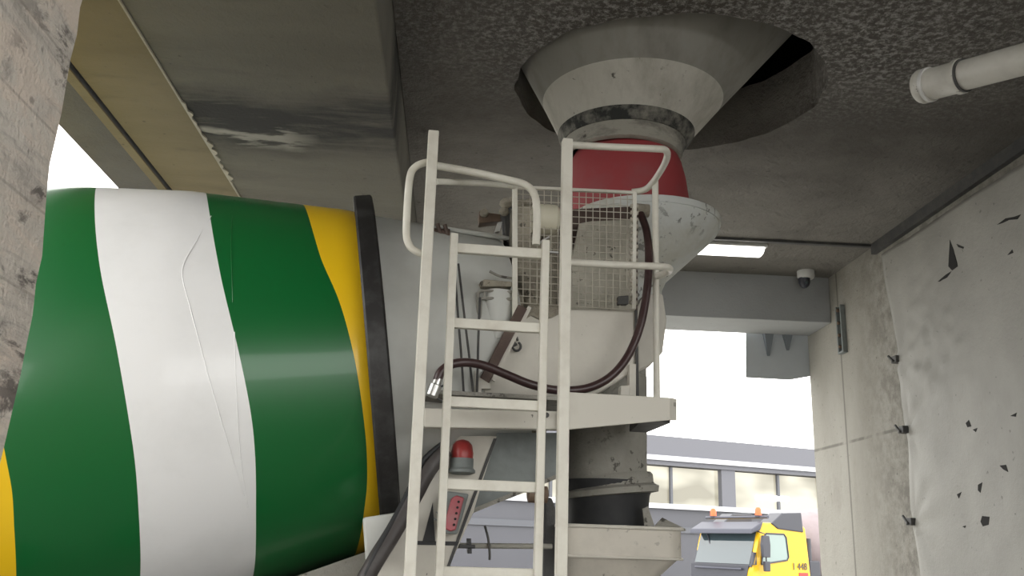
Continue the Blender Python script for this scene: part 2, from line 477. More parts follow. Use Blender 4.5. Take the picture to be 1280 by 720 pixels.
for u, v in ((1120, 449), (1129, 537), (1139, 652)):
    c = onX(u, v, XS-.02); bm = B()
    abox(bm, c.x-.02, XW, c.y-.035, c.y+.06, c.z-.03, c.z+.03)
    bm2 = bm; tube(bm2, [V((c.x-.03, c.y, c.z-.02)), V((c.x-.01, c.y+.12, c.z+.05))], .012, 8)
    obj('clip', bm, M['dark'], sheet, bevel=.004)

# metal channel on the wall joint
bm = B(); a = onX(1057, 380, XW); b = onX(1059, 438, XW)
abox(bm, XW-.05, XW, 8.99, 9.015, b.z, a.z); abox(bm, XW-.05, XW, 9.10, 9.125, b.z, a.z); abox(bm, XW-.012, XW, 9.0, 9.12, b.z, a.z)
abox(bm, XW-.05, XW, 8.99, 9.125, b.z-.02, b.z)
br = obj('cable_channel', bm, M['lampgrey'], bevel=.003)
tag(br, 'short rusty metal channel fixed upright on the concrete wall joint', 'bracket')
for f in (.1, .35, .62, .9):
    bm = B(); z = b.z + (a.z-b.z)*f; lathe(bm, (XW-.03, 9.058, z), (-1, 0, 0), [(0, .018), (.03, .018), (.036, .01)], 10)
    obj('bolt', bm, M['rust'], br)

# ceiling light
t = thing('ceiling_light', 'lit white fluorescent batten on the ceiling behind the hopper', 'light', (2.55, 8.5, 4.54))
bm = B(); abox(bm, 2.18, 2.92, 8.30, 8.56, 4.56, 4.6); obj('housing', bm, M['camw'], t, bevel=.008)
bm = B(); sweep(bm, [V((2.21, 8.43, 4.557)), V((2.89, 8.43, 4.557))], [(.0, -.12), (.0, .12), (-.03, .10), (-.048, .06), (-.052, 0), (-.048, -.06), (-.03, -.10)])
obj('diffuser', bm, M['tube'], t)

# dome camera
c = onZ(1007, 339, 4.6)
t = thing('dome_camera', 'small white and black dome camera under the ceiling near the beam', 'camera', (c.x, c.y, 4.45))
bm = B(); lathe(bm, (c.x, c.y, 4.6), (0, 0, -1), [(0, .09), (.06, .09), (.085, .075)], 24); obj('camera_base', bm, M['camw'], t, smooth=True)
bm = B(); lathe(bm, (c.x-.02, c.y, 4.52), (0, 0, -1), [(0, .062), (.05, .06), (.085, .045), (.105, .02)], 24); obj('camera_dome', bm, M['cabdark'], t, smooth=True)
bm = B(); lathe(bm, (c.x-.02, c.y-.05, 4.46), (0, -1, -.3), [(0, .02), (.012, .018)], 12); obj('lens', bm, M['glass'], t, smooth=True)

# drain pipe under the ceiling
A = EYE + ray(1150, 109)*5.0; dr = (EYE + ray(1280, 74)*4.72 - A); dr.normalize()
Lp = (XW - A.x)/dr.x
t = thing('drain_pipe', 'pale plastic drain pipe with socket end below the ceiling by the right wall', 'pipe', (A.x, A.y, A.z-.08))
bm = B(); lathe(bm, A, dr, [(.16, .070), (Lp+.1, .070)], 32); obj('pipe', bm, M['pvc'], t, smooth=True)
bm = B(); lathe(bm, A, dr, [(0, .078), (.012, .084), (.035, .084), (.05, .076), (.19, .076), (.20, .083), (.225, .083), (.232, .07), (.0, .066)][:8], 32); obj('socket', bm, M['pvc'], t, smooth=True)
bm = B(); lathe(bm, A+dr*.045, dr, [(0, .0845), (.016, .0845)], 32); obj('sealing_ring', bm, M['camw'], t, smooth=True)
bm = B(); lathe(bm, A+dr*.226, dr, [(0, .079), (.012, .079)], 32); obj('joint_gap', bm, M['dark'], t, smooth=True)

# box behind the beam
t = thing('steel_box', 'blue grey steel box with two ribs under the beam above the exit', 'box', (3.6, 10.3, 3.6))
bm = B()
a = [onY(u, v, 10.05) for u, v in ((932, 410), (1016, 408), (1016, 470), (987, 475), (932, 472))]
a = [V((p.x, 10.05, p.z)) for p in a]; ce = sum(a, V())/len(a); add_hull(bm, a, [p.lerp(ce, .14) + V((.03, .26, .04)) for p in a]); obj('box_shell', bm, M['boxgrey'], t, bevel=.01)
for px in (958, 982):
    q = [onY(px-6, 413, 10.05), onY(px+7, 413, 10.05), onY(px+4, 445 if px < 970 else 438, 10.05), onY(px+1, 445 if px < 970 else 438, 10.05)]
    bm = B(); add_hull(bm, q, [q[0]+V((0, -.09, 0)), q[1]+V((0, -.09, 0)), q[2]+V((0, -.012, 0)), q[3]+V((0, -.012, 0))])
    obj('rib', bm, M['boxdark'], t)

# ------------------------------------------------------------------ plant cone above
HS, HD = 1.385, 5.2
t = thing('plant_hopper', 'dusty grey loading cone with red rubber sleeve hanging through the ceiling hole', 'hopper', TW(HS, HD, 4.1))
def coff(z): return tx*(.19*z) + tn*(.04*z)
CP = [(0, .41), (.255, .572), (.64, .83), (1.4, 1.34)]
bm = B(); lathe(bm, TW(HS, HD, 4.20), tz, shell(CP[:2], .015), 72, closed=True, off=coff); obj('cone_tip', bm, M['cone'], t, smooth=True, label='pale lower cone')
bm = B(); lathe(bm, TW(HS, HD, 4.20), tz, shell(CP[1:], .015), 72, closed=True, off=coff); obj('cone', bm, M['cone_u'], t, smooth=True)  # upper section in a darker grey than the tip
bm = B(); lathe(bm, TW(HS, HD, 4.04), tz, shell([(0, .355), (.008, .372), (.09, .38), (.125, .385)], .02), 64, closed=True, off=lambda z: coff(z-.16)); obj('collar', bm, M['cone_b'], t, smooth=True)
bm = B(); lathe(bm, TW(HS, HD, 4.145), tz, [(0, .36), (0, .392), (.03, .41), (.075, .43), (.075, .36)], 64, closed=True, off=lambda z: coff(z-.055)); obj('collar_seal', bm, M['seal'], t, smooth=True)
bm = B(); lathe(bm, TW(HS, HD, 3.55), tz, shell([(0, .368), (.20, .368), (.36, .36), (.45, .345), (.51, .325), (.52, .315)], .012), 64, closed=True, off=lambda z: tx*(.04*(1-z/.5))); obj('rubber_sleeve', bm, M['redrub'], t, smooth=True)

# ------------------------------------------------------------------ the mixer truck
TR = thing('concrete_mixer_truck', 'concrete mixer truck with green, white and yellow drum and white ladder', 'truck', TW(-1.2, 5.2, 0), TY)
D0, S0, Z0, TAU = 5.2, -.155, 2.585, radians(8.7)
AX = (tx*cos(TAU) + tz*sin(TAU)).normalized(); DC = TW(S0, D0, Z0)
UP = (tz - AX*tz.dot(AX)).normalized(); SD = -tn
rp = [(-4.4, .55), (-3.7, .95), (-3.2, 1.19), (-1.7, 1.19), (-.82, 1.10), (0, .945), (.05, .93), (.84, .72)]
def drad(x): return interp(x, [p[0] for p in rp], [p[1] for p in rp])
def dpt(x, th, h=0): return DC + AX*x + (SD*cos(th) + UP*sin(th))*(drad(x)+h)
# band edges along the axis for each angle (degrees from facing the near side)
BW = {'y2': [(-90, -1.72), (-46, -1.51), (-35, -1.47), (-24, -1.45), (0, -1.50), (40, -1.66), (90, -1.95)],
      'wl': [(-90, -1.22), (-54, -1.04), (-36, -.985), (-20, -.97), (1, -1.01), (23, -1.10), (62, -1.25), (90, -1.38)],
      'wr': [(-90, -.70), (-68, -.58), (-38, -.50), (-20, -.48), (-3, -.51), (21, -.59), (65, -.72), (90, -.80)],
      'yl': [(-90, -.12), (-53, -.03), (-40, .0), (-25, .008), (-5, -.012), (12, -.06), (29, -.14), (64, -.22), (90, -.27)]}
def bedge(k, deg):
    deg = (deg+180) % 360 - 180
    tb = BW[k]
    if -90 <= deg <= 90:
        xs = [a for a, _ in tb]; ys = [b for _, b in tb]
        # smooth (Catmull) interpolation
        i = max(0, min(len(xs)-2, sum(1 for q in xs if q <= deg)-1))
        x0, x1 = xs[i], xs[i+1]; t_ = (deg-x0)/(x1-x0)
        g = lambda a: (ys[min(a+1, len(ys)-1)]-ys[max(a-1, 0)])/(xs[min(a+1, len(xs)-1)]-xs[max(a-1, 0)])
        h00, h10, h01, h11 = 2*t_**3-3*t_**2+1, t_**3-2*t_**2+t_, -2*t_**3+3*t_**2, t_**3-t_**2
        return h00*ys[i]+h10*(x1-x0)*g(i)+h01*ys[i+1]+h11*(x1-x0)*g(i+1)
    a, b = tb[-1][1], tb[0][1]
    q = (deg-90)/180 if deg > 90 else (deg+270)/180
    return a + (b-a)*q
bm = B(); nth = 180; cols = []
for j in range(nth):
    deg = j*360/nth; th = radians(deg)
    st = [(-4.4, 0), (-3.7, 0), (-3.2, 0), (-2.6, 0), (-2.2, 0)]
    e = [bedge(k, deg) for k in ('y2', 'wl', 'wr', 'yl')] + [.05]
    e0 = -2.2; mats = []
    xs = [-4.4, -3.7, -3.2, -2.6, -2.2]; mi = [0, 0, 0, 2]   # yellow before y2
    for e1, mt in zip(e, (2, 0, 1, 0, 2)):
        for k in range(1, 9): xs.append(e0+(e1-e0)*k/8); mi.append(mt)
        e0 = e1
    cols.append([bm.verts.new(dpt(x, th)) for x in xs])
for j in range(nth):
    a, b = cols[j], cols[(j+1) % nth]
    for i in range(len(a)-1):
        f = bm.faces.new((a[i], b[i], b[i+1], a[i+1])); f.material_index = mi[i]
bm.faces.new([c[0] for c in cols]); bm.faces.new([c[-1] for c in cols])
drum = obj('drum', bm, [M['green'], M['white'], M['yellow']], TR, smooth=True)
# raised weld seams
def drum_path(q, h=.001):
    out = []
    for u, v in q:
        r = ray(u, v); t_ = 2.5
        while t_ < 8:
            p = EYE + r*t_ - DC; x = p.dot(AX)
            if (p-AX*x).length <= drad(x)+h: out.append(EYE+r*t_); break
            t_ += .002
    return out
for q, mm in (([(264, 270), (245, 302), (228, 338), (238, 385), (250, 430), (262, 475), (275, 520), (290, 570), (305, 620)], 'white'),
              ([(293, 250), (290, 275), (289, 310), (290, 345), (291, 378)], 'green'), ([(293, 415), (294, 450), (296, 500), (298, 540), (303, 590), (310, 635)], 'white')):
    p = drum_path(q)
    if len(p) > 2:
        bm = B(); tube(bm, smoothpath(p, 5), .0028, 6); obj('weld_seam', bm, M[mm], drum, smooth=True)
# the running ring
bm = B(); lathe(bm, DC, AX, [(.045, .90), (.045, 1.012), (.055, 1.02), (.135, 1.02), (.145, 1.01), (.145, .90)], 128, closed=True); obj('drum_ring', bm, M['ring'], TR, smooth=True)
# grey rear cone and its mouth
bm = B(); lathe(bm, DC, AX, shell([(.06, .925), (.40, .842), (.44, .835), (.84, .72)], .012), 128, closed=True); neck = obj('drum_neck', bm, M['grey'], TR, smooth=True, label='pale grey drum neck behind the black ring')
bm = B(); lathe(bm, DC, AX, shell([(.83, .60), (.83, .665), (.93, .66), (.93, .60)], -.0)[:4], 96, closed=True); obj('mouth_rim', bm, M['grime'], TR, smooth=True)
# cables over the neck
def on_neck(q, h=.012):
    out = []
    for u, v in q:
        r = ray(u, v); t_ = 2.5
        while t_ < 8:
            p = EYE + r*t_ - DC; x = p.dot(AX)
            if (p-AX*x).length <= (.94-.259*x)+h: out.append(EYE+r*t_); break
            t_ += .004
    return out
for q in ([(568, 335), (573, 400), (577, 450), (580, 497)], [(573, 330), (581, 400), (587, 450), (592, 497)], [(600, 372), (598, 420), (597, 460), (596, 497)]):
    p = on_neck(q, .05)
    bm = B(); tube(bm, smoothpath(p, 6), .006, 8); obj('cable', bm, M['dark'], TR, smooth=True)

# --- charging hopper
HZ = 3.60
bm = B()
def hoff(z): return tx*(max(z, -.36)*.30) if z < 0 else V((0, 0, 0))
lathe(bm, TW(1.505, 5.2, HZ), tz, shell([(-.78, .19), (-.40, .205), (-.34, .225), (-.045, .445), (-.01, .455), (.045, .45), (.05, .435)], .012), 72, closed=True, off=hoff)
hop = obj('charging_hopper', bm, M['hopper'], TR, smooth=True, label='cement spattered funnel under the red sleeve')
bm = B(); lathe(bm, TW(1.505, 5.2, HZ), tz, [(.01, .44), (.01, .459), (.03, .464), (.05, .462), (.058, .44)], 72, closed=True); obj('hopper_rim', bm, M['hopper'], hop, smooth=True)
bm = B(); c = T(803, 263, 4.62); lathe(bm, c, tx, [(-.035, .01), (-.035, .036), (.035, .036), (.035, .01)], 20); obj('hose_inlet', bm, M['grime'], hop, smooth=True)

bm = B(); prism(bm, [T(u, v, 4.60) for u, v in ((724, 279), (740, 276), (792, 274), (794, 392), (706, 392), (708, 352))], tn*.02)
obj('hopper_front', bm, M['front'], hop, bevel=.005)
bm = B(); prism(bm, [T(u, v, 4.66) for u, v in ((700, 262), (797, 258), (797, 392), (700, 392))], tn*.012)
obj('hopper_recess', bm, M['brown'], hop)
# grimy drum-side wall behind the mesh
def pp(q, d): return [T(u, v, d) for u, v in q]
bm = B()
arc = [(640, 4.78), (650, 4.62), (664, 4.55), (680, 4.56), (694, 4.64), (704, 4.8)]
top = [T(u, 258 + (4 if i in (0, 5) else 0), d) for i, (u, d) in enumerate(arc)]; bot = [T(u, 398, d) for u, d in arc]
bot = [V((a.x, a.y, T(670, 400, 4.6).z)) for a in top]
rings = []
for k in range(15):
    f = k/14; rings.append([bm.verts.new(a.lerp(b, f) + tn*(.012*sin(k*2.3))) for a, b in zip(top, bot)])
for r1, r2 in zip(rings, rings[1:]):
    for i in range(5): bm.faces.new((r1[i], r1[i+1], r2[i+1], r2[i]))
obj('splash_guard', bm, M['grime'], TR, smooth=True, solid=.02, label='crusted brown splash guard behind the wire mesh')
# crust lumps on top of the guard
bm = B()
for u, v, r_ in ((632, 254, .035), (640, 252, .03), (652, 256, .035), (661, 254, .03), (630, 264, .03)):
    lathe(bm, T(u, v, 4.72), tz, [(-r_*.8, r_*.5), (-r_*.3, r_), (r_*.3, r_*.9), (r_*.8, r_*.4)], 10)
obj('cement_crust', bm, M['grime'], TR, smooth=True)
bm = B(); prism(bm, pp([(627, 256), (646, 256), (650, 308), (644, 312), (632, 300)], 4.86), tn*.1); obj('rubber_flap', bm, M['dark'], TR, bevel=.01)
# bolt bracket
bm = B(); prism(bm, pp([(599, 264), (628, 268), (628, 276), (599, 279)], 4.95), tn*.08); bk = obj('bracket', bm, M['rust'], TR, bevel=.004)
bm = B(); lathe(bm, T(605, 267, 4.95), -tn, [(-.02, .025), (.02, .025), (.03, .015)], 12); obj('bolt', bm, M['grime'], bk)
bm = B(); prism(bm, pp([(618, 290), (622, 278), (628, 277), (625, 289)], 4.88), tn*.03); obj('reflector', bm, M['camw'], TR)
# little bracket box and bent pipe on the neck
bm = B(); prism(bm, pp([(600, 352), (606, 349), (640, 352), (640, 358), (602, 358)], 4.42), tn*.14); bx_ = obj('valve_box', bm, M['grime'], TR, bevel=.004)
bm = B()
for q in ([(642, 365), (602, 364), (598, 375), (597, 398)], [(642, 374), (604, 373), (601, 380), (600, 398)]):
    tube(bm, smoothpath(pp(q, 4.43), 5), .008, 8)
tube(bm, pp([(606, 364), (606, 374)], 4.43), .006, 8)
tube(bm, smoothpath(pp([(612, 339), (624, 345), (640, 348)], 4.45), 5), .007, 8)
obj('pipework', bm, M['pipe_g'], TR, smooth=True)
bm = B(); lathe(bm, T(622, 397, 4.5), tz, [(-.12, .07), (.1, .085), (.13, .085)], 24); obj('grease_pot', bm, M['grey'], TR, smooth=True)

# fat brown air pipe / roll on top of neck at the left
bm = B(); tube(bm, pp([(542, 293), (562, 294)], 4.75), .035, 14); tube(bm, pp([(547, 280), (552, 300)], 4.72), .012, 8); tube(bm, pp([(556, 281), (561, 300)], 4.72), .012, 8)
obj('cable_clamp', bm, M['brown'], TR, smooth=True)
bm = B(); tube(bm, smoothpath(on_neck([(545, 284), (580, 285), (610, 290), (640, 299)], .02), 6), .014, 8); obj('grease_line', bm, M['grey'], TR, smooth=True)

# --- white body panels under the hopper
bm = B(); q = pp([(649, 392), (700, 386), (795, 388), (795, 450), (788, 466), (768, 480), (744, 494), (640, 520), (597, 520), (604, 484)], 4.45)
prism(bm, q, tn*1.3); body = obj('hopper_body', bm, M['body'], TR, bevel=.012)
bm = B(); prism(bm, pp([(650, 386), (704, 380), (704, 390), (690, 397), (676, 400), (664, 394), (655, 400)], 4.44), tn*.012); obj('grime_edge', bm, M['grime'], body)
bm = B(); q = [T(646+5*cos(a*pi/8), 433+5.5*sin(a*pi/8), 4.43) for a in range(-3, 12)]; tube(bm, q, .006, 8); tube(bm, pp([(640, 433), (646, 430)], 4.43), .007, 8); tube(bm, pp([(646, 421), (647, 426)], 4.43), .006, 8)
obj('lifting_hook', bm, M['dark'], body, smooth=True)
bm = B(); prism(bm, pp([(796, 383), (805, 368), (829, 366), (834, 400), (829, 440), (812, 458), (796, 466)], 4.85), tn*.5); obj('side_panel', bm, M['body'], TR, bevel=.015)
bm = B(); bar(bm, T(795, 388, 4.44), T(797, 500, 4.44), .012, .012, tn); obj('edge_strip', bm, M['dark'], TR)
bm = B(); prism(bm, pp([(793, 462), (808, 455), (808, 500), (793, 500)], 4.9), tn*.25); obj('support_leg', bm, M['pipe_g'], TR)
bm = B(); prism(bm, pp([(787, 455), (795, 455), (795, 500), (787, 500)], 4.42), tn*.05); obj('support_post', bm, M['body'], TR)
bm = B(); prism(bm, pp([(776, 482), (788, 481), (788, 498), (775, 498)], 4.4), tn*.05); obj('post_foot', bm, M['body'], TR, bevel=.006)
# brown strut
bm = B(); bar(bm, T(653, 384, 4.42), T(605, 477, 4.42), .035, .05, tn); st = obj('strut', bm, M['brown'], TR, bevel=.004)
bm = B(); bar(bm, T(662, 384, 4.42), T(616, 476, 4.42), .018, .02, tn); obj('strut_edge', bm, M['body'], st)
bm = B(); prism(bm, pp([(597, 470), (613, 480), (614, 486), (602, 486), (602, 500), (593, 500), (594, 462)], 4.40), tn*.03); obj('strut_foot', bm, M['body'], TR, bevel=.003)

# --- platform
bm = B(); q = pp([(700, 489.5), (838, 497), (838, 525), (700, 538)], 4.12); prism(bm, q, tn*.012)
fas = obj('platform_fascia', bm, M['body'], TR, bevel=.003)
e = [T(838, 497, 4.12), T(838, 525, 4.12)]; w = tx*.04 + tn*.03
bm = B(); add_hull(bm, [e[0], e[0]+w, e[1]+w+tz*.004, e[1]], [p+tn*.012 for p in (e[0], e[0]+w, e[1]+w+tz*.004, e[1])]); obj('fascia_return', bm, M['body'], TR)
bm = B(); q = pp([(530, 510), (702, 514), (702, 537), (530, 534)], 4.16); prism(bm, q, tn*.06); obj('platform_beam', bm, M['body'], TR, bevel=.006)
zt = T(700, 492, 4.13).z
bm = B(); tbox(bm, T(532, 520, 4.2).dot(tx), T(838, 520, 4.13).dot(tx)+.03, 4.135, 4.95, zt-.03, zt-.012)
obj('platform_deck', bm, M['pipe_g'], TR)
bm = B(); prism(bm, [TW(T(800, 530, 4.2).dot(tx), 4.14, zt-.03), TW(T(838, 530, 4.2).dot(tx), 4.2, zt-.03), TW(T(838, 530, 4.2).dot(tx), 4.6, zt-.03), TW(T(815, 530, 4.2).dot(tx), 4.6, zt-.03)], (0, 0, -.07)); obj('platform_bracket', bm, M['dark'], TR)
bm = B(); lathe(bm, T(683, 519, 4.155), -tn, [(-.01, .012), (.008, .012)], 12); obj('bolt', bm, M['dark'], TR)

# --- ladder
LD = 3.9; lad = obj('ladder', add_hull(B(), *[[TW(s, d, z) for s, z in ((.245, 1.15), (.28, 1.15), (.27, 3.035), (.235, 3.035))] for d in (LD-.018, LD+.018)]), M['rail'], TR, bevel=.004)
bm = B(); add_hull(bm, *[[TW(s, d, z) for s, z in ((.645, 1.15), (.68, 1.15), (.685, 3.035), (.65, 3.035))] for d in (LD-.018, LD+.018)]); obj('stile', bm, M['rail'], lad, bevel=.004)
for (a, b) in (((567, 311), (676, 315)), ((567, 405), (675, 408)), ((562, 503), (674, 506)), ((558, 605), (672, 609)), ((553, 715), (670, 718))):
    A_, B_ = T(*a, LD), T(*b, LD); zz = (A_.z+B_.z)/2
    bm = B(); bar(bm, TW(.262, LD+.012, zz), TW(.662, LD+.012, zz), .044, .03); obj('rung', bm, M['rail'], lad, bevel=.004)
bm = B(); bar(bm, TW(.262, LD+.012, 1.3), TW(.662, LD+.012, 1.3), .044, .03); obj('rung', bm, M['rail'], lad, bevel=.004)
for (a, b) in (((542, 165), (512, 720)), ((709, 175), (701, 720))):
    A_, B_ = T(*a, LD-.05), T(*b, LD-.05); dn = (B_-A_).normalized()
    bm = B(); bar(bm, A_, B_+dn*.55, .047, .047, tn); obj('handrail_post', bm, M['rail'], lad, bevel=.005)
bm = B(); tube(bm, smoothpath(pp([(541, 202), (529, 204), (519, 209), (513, 219), (510, 245), (508, 290), (511, 305), (518, 313), (530, 318)], LD), 6), .017, 12); obj('grab_hoop', bm, M['rail'], lad, smooth=True)
bm = B(); tube(bm, smoothpath(pp([(545, 207), (590, 215), (640, 226), (658, 232), (668, 243), (671, 262), (671, 285), (670, 306)], LD), 6), .018, 12); obj('grab_rail', bm, M['rail'], lad, smooth=True)
# --- rails round the platform
bm = B(); tube(bm, smoothpath([T(545, 227, LD), T(600, 229, 4.15), T(645, 233, 4.42)], 6), .015, 12); obj('guard_rail', bm, M['rail'], TR, smooth=True)
bm = B(); tube(bm, smoothpath([T(710, 181, LD), T(770, 184, LD), T(820, 186, LD+.01), T(832, 188, LD+.05), T(834, 196, LD+.15), T(828, 210, LD+.3), T(816, 228, LD+.45), T(806, 237, LD+.52), T(790, 240, LD+.55)], 6), .017, 12); obj('guard_rail', bm, M['rail'], TR, smooth=True)
bm = B(); tube(bm, smoothpath([T(710, 328, LD), T(770, 331, LD), T(822, 333, LD+.02), T(836, 335, LD+.1), T(835, 340, LD+.3), T(822, 345, LD+.42)], 6), .017, 12); obj('guard_rail', bm, M['rail'], TR, smooth=True)
bm = B(); tube(bm, pp([(819, 226), (821, 499)], 4.36), .017, 12); obj('guard_post', bm, M['rail'], TR, smooth=True)
bm = B(); bar(bm, T(643.5, 232, 4.42), T(643.5, 400, 4.42), .026, .026, tn); obj('guard_post', bm, M['rail'], TR, bevel=.003)
# --- mesh guard
MD = 4.42
a00, a10, a01, a11 = T(645, 234, MD), T(793, 241, MD), T(645, 378, MD), T(792, 387, MD)
fr = B()
bar(fr, a00, a10, .02, .016, tn); bar(fr, a10, a11, .025, .02, tn)
mg = obj('mesh_guard', fr, M['rail'], TR, bevel=.002, label='off white wire mesh guard beside the ladder')
bm = B(); nv, nhz = 17, 17
for i in range(1, nv):
    f = i/nv; tube(bm, [a00.lerp(a10, f), a01.lerp(a11, f)], .0025, 5)
for i in range(1, nhz+1):
    f = i/nhz; tube(bm, [a00.lerp(a01, f)+tn*.004, a10.lerp(a11, f)+tn*.004], .0025, 5)
obj('wire_mesh', bm, M['wire'], mg)
bm = B()
for i in range(2, 17): lathe(bm, a10.lerp(a11, i/17), tx, [(-.02, .012), (.02, .012)], 8)
obj('wire_ends', bm, M['wire'], mg)
bm = B(); prism(bm, pp([(773, 370), (786, 369), (786, 380), (773, 380)], MD-.02), tn*.04); obj('latch', bm, M['dark'], mg, bevel=.004)
# lamp cap behind hoop
bm = B(); c = T(683, 274, 4.47); lathe(bm, c, tx, [(-.08, .04), (-.075, .078), (.045, .08), (.065, .06), (.07, .02)], 24); obj('work_lamp', bm, M['cap'], TR, smooth=True)
bm = B(); tube(bm, smoothpath(pp([(672, 305), (680, 300), (687, 296)], 4.4), 4), .006, 6); tube(bm, pp([(676, 314), (698, 316)], 4.4), .007, 6); obj('lamp_bracket', bm, M['steel'], TR, smooth=True)

# --- water hose
hp = [T(801, 268, 4.52), T(808, 288, 4.44), T(811, 320, 4.36), T(809, 360, 4.33), T(801, 405, 4.31), T(786, 443, 4.3), T(764, 470, 4.28), T(735, 485, 4.27), T(700, 488, 4.25), T(665, 481, 4.22), T(630, 467, 4.2), T(605, 457, 4.18), T(582, 453, 4.15), T(563, 456, 4.13), T(551, 465, 4.12), T(546, 478, 4.12)]
bm = B(); tube(bm, smoothpath(hp, 8), .0205, 14); hose = obj('water_hose', bm, M['hose'], TR, smooth=True)
c = hp[-1]; dn = (hp[-1]-hp[-2]).normalized()
bm = B(); lathe(bm, c-dn*.02, dn, [(0, .02), (.03, .022), (.035, .029), (.085, .029), (.09, .024)], 20); obj('hose_coupling', bm, M['steel'], hose, smooth=True, label='silver hose coupling')
bm = B(); tube(bm, [c+tx*.01+dn*.03, c+tx*.055+dn*.0], .005, 6); tube(bm, [c+tx*.02+dn*.07, c+tx*.06+dn*.09], .005, 6); obj('coupling_lever', bm, M['dark'], hose)

# --- discharge pipe, skirt and chute below the platform
bm = B(); c = T(757, 575, 4.95); s_ = c.dot(tx)
lathe(bm, TW(s_, 4.95, 0), tz, shell([(1.99, .205), (2.08, .222), (2.16, .222), (2.47, .226), (2.62, .226)], .01), 56, closed=True); dp = obj('discharge_pipe', bm, M['pipe_g'], TR, smooth=True)
tiltax = (tz + tx*.20).normalized(); c2 = T(763, 612, 4.95)
bm = B(); lathe(bm, c2, (tz - tx*.11).normalized(), shell([(-.035, .215), (-.03, .255), (0, .262), (.015, .235), (.06, .235), (.075, .225)], .02), 48, closed=True); obj('pipe_lip', bm, M['pipe_g'], dp, smooth=True)
bm = B(); lathe(bm, TW(s_+.01, 4.97, 0), tz, shell([(1.70, .205), (1.98, .232), (2.03, .255), (2.05, .258)], .015), 48, closed=True, off=lambda z: V((0, 0, 0))); obj('rubber_skirt', bm, M['rubber'], TR, smooth=True)
bm = B(); prism(bm, pp([(803, 636), (810, 633), (818, 657), (806, 660)], 4.72), tn*.01); obj('skirt_flap', bm, M['pipe_g'], TR)
# chute
def rrect(sa, sb, da, db, r, z, n=6):
    out = []
    for cs, cdd, a0 in ((sb-r, db-r, 0), (sa+r, db-r, 90), (sa+r, da+r, 180), (sb-r, da+r, 270)):
        for k in range(n+1):
            a = radians(a0 + 90*k/n); out.append(TW(cs+r*cos(a), cdd+r*sin(a), z))
    return out
ca, cb = T(706, 660, 4.55), T(857, 664, 4.55)
sa, sb = ca.dot(tx), cb.dot(tx); zr = T(780, 660, 4.55).z; zb = T(780, 697, 4.55).z
loops = [(0, zr+.006), (0, zb), (.02, zb-.01), (.16, zb-.17), (.22, zb-.35)]
bm = B(); rings = []
for ins, z in loops: rings.append([bm.verts.new(p) for p in rrect(sa+ins*.45, sb-ins*1.15, 4.55+ins*.5, 5.45-ins*.5, .09, z)])
for ins, z in loops[::-1]: rings.append([bm.verts.new(p) for p in rrect(sa+ins*.45+.012, sb-ins*1.15-.012, 4.562+ins*.5, 5.438-ins*.5, .08, z)])
k = len(rings[0])
for a, b in zip(rings, rings[1:]+rings[:1]):
    for i in range(k): bm.faces.new((a[i], a[(i+1) % k], b[(i+1) % k], b[i]))
ch = obj('chute', bm, M['chute'], TR, smooth=True)
bm = B(); lp_ = rrect(sa-.006, sb+.006, 4.544, 5.456, .09, zr+.004); tube(bm, lp_+[lp_[0]], .009, 8); obj('chute_rim', bm, M['body'], ch, smooth=True)
bm = B(); lp_ = rrect(sa-.003, sb+.003, 4.547, 5.453, .09, zb); tube(bm, lp_+[lp_[0]], .007, 8); obj('chute_fold', bm, M['body'], ch, smooth=True)
bm = B(); prism(bm, pp([(816, 660), (828, 647), (857, 661), (857, 664), (816, 664)], 5.2), tn*.012); obj('chute_end_plate', bm, M['pipe_g'], ch)

# --- lower rear: light panel, lamps, hoses
PD = 4.5
bm = B(); prism(bm, pp([(556, 566), (575, 545), (621, 545), (600, 612), (592, 640), (560, 712), (548, 770), (440, 770), (470, 700)], PD), tn*.02); pan = obj('light_panel', bm, M['body'], TR, bevel=.004)
bm = B(); prism(bm, pp([(617, 548), (621, 548), (561, 712), (557, 712)], PD-.005), tn*.03); obj('panel_edge', bm, M['dark'], pan)
bm = B(); prism(bm, pp([(518, 676), (574, 677), (572, 682), (518, 681)], PD-.006), tn*.01); prism(bm, pp([(541, 628), (544, 678), (528, 678)], PD-.006), tn*.01); obj('slot_and_shadow', bm, M['rubber'], pan)  # slit, plus a black triangle painting the shadow on the panel
# under-hopper plate
bm = B(); prism(bm, pp([(622, 541), (706, 541), (706, 594), (640, 622), (590, 640), (600, 606)], 4.52), tn*.03); obj('hopper_skirt', bm, M['lampgrey'], TR)
bm = B(); bar(bm, T(590, 639, 4.52), T(700, 594, 4.52), .022, .02, tn); obj('skirt_edge', bm, M['pipe_g'], TR)
bm = B(); prism(bm, pp([(555, 536), (640, 536), (624, 548), (590, 566), (560, 570)], 4.62), tn*.25); obj('lamp_housing', bm, M['dark'], TR)
# beacon
cb_ = T(577, 585, 4.46)
bm = B(); lathe(bm, cb_, tz, [(-.03, .045), (-.022, .066), (-.01, .066), (0, .056), (.045, .056)], 28); bea = obj('beacon', bm, M['lampgrey'], TR, smooth=True, label='red beacon on a dark base below the platform')
bm = B(); lathe(bm, cb_, tz, [(.045, .052), (.07, .054), (.11, .046), (.128, .03), (.135, .008)], 28); obj('beacon_lens', bm, M['redlens'], bea, smooth=True)
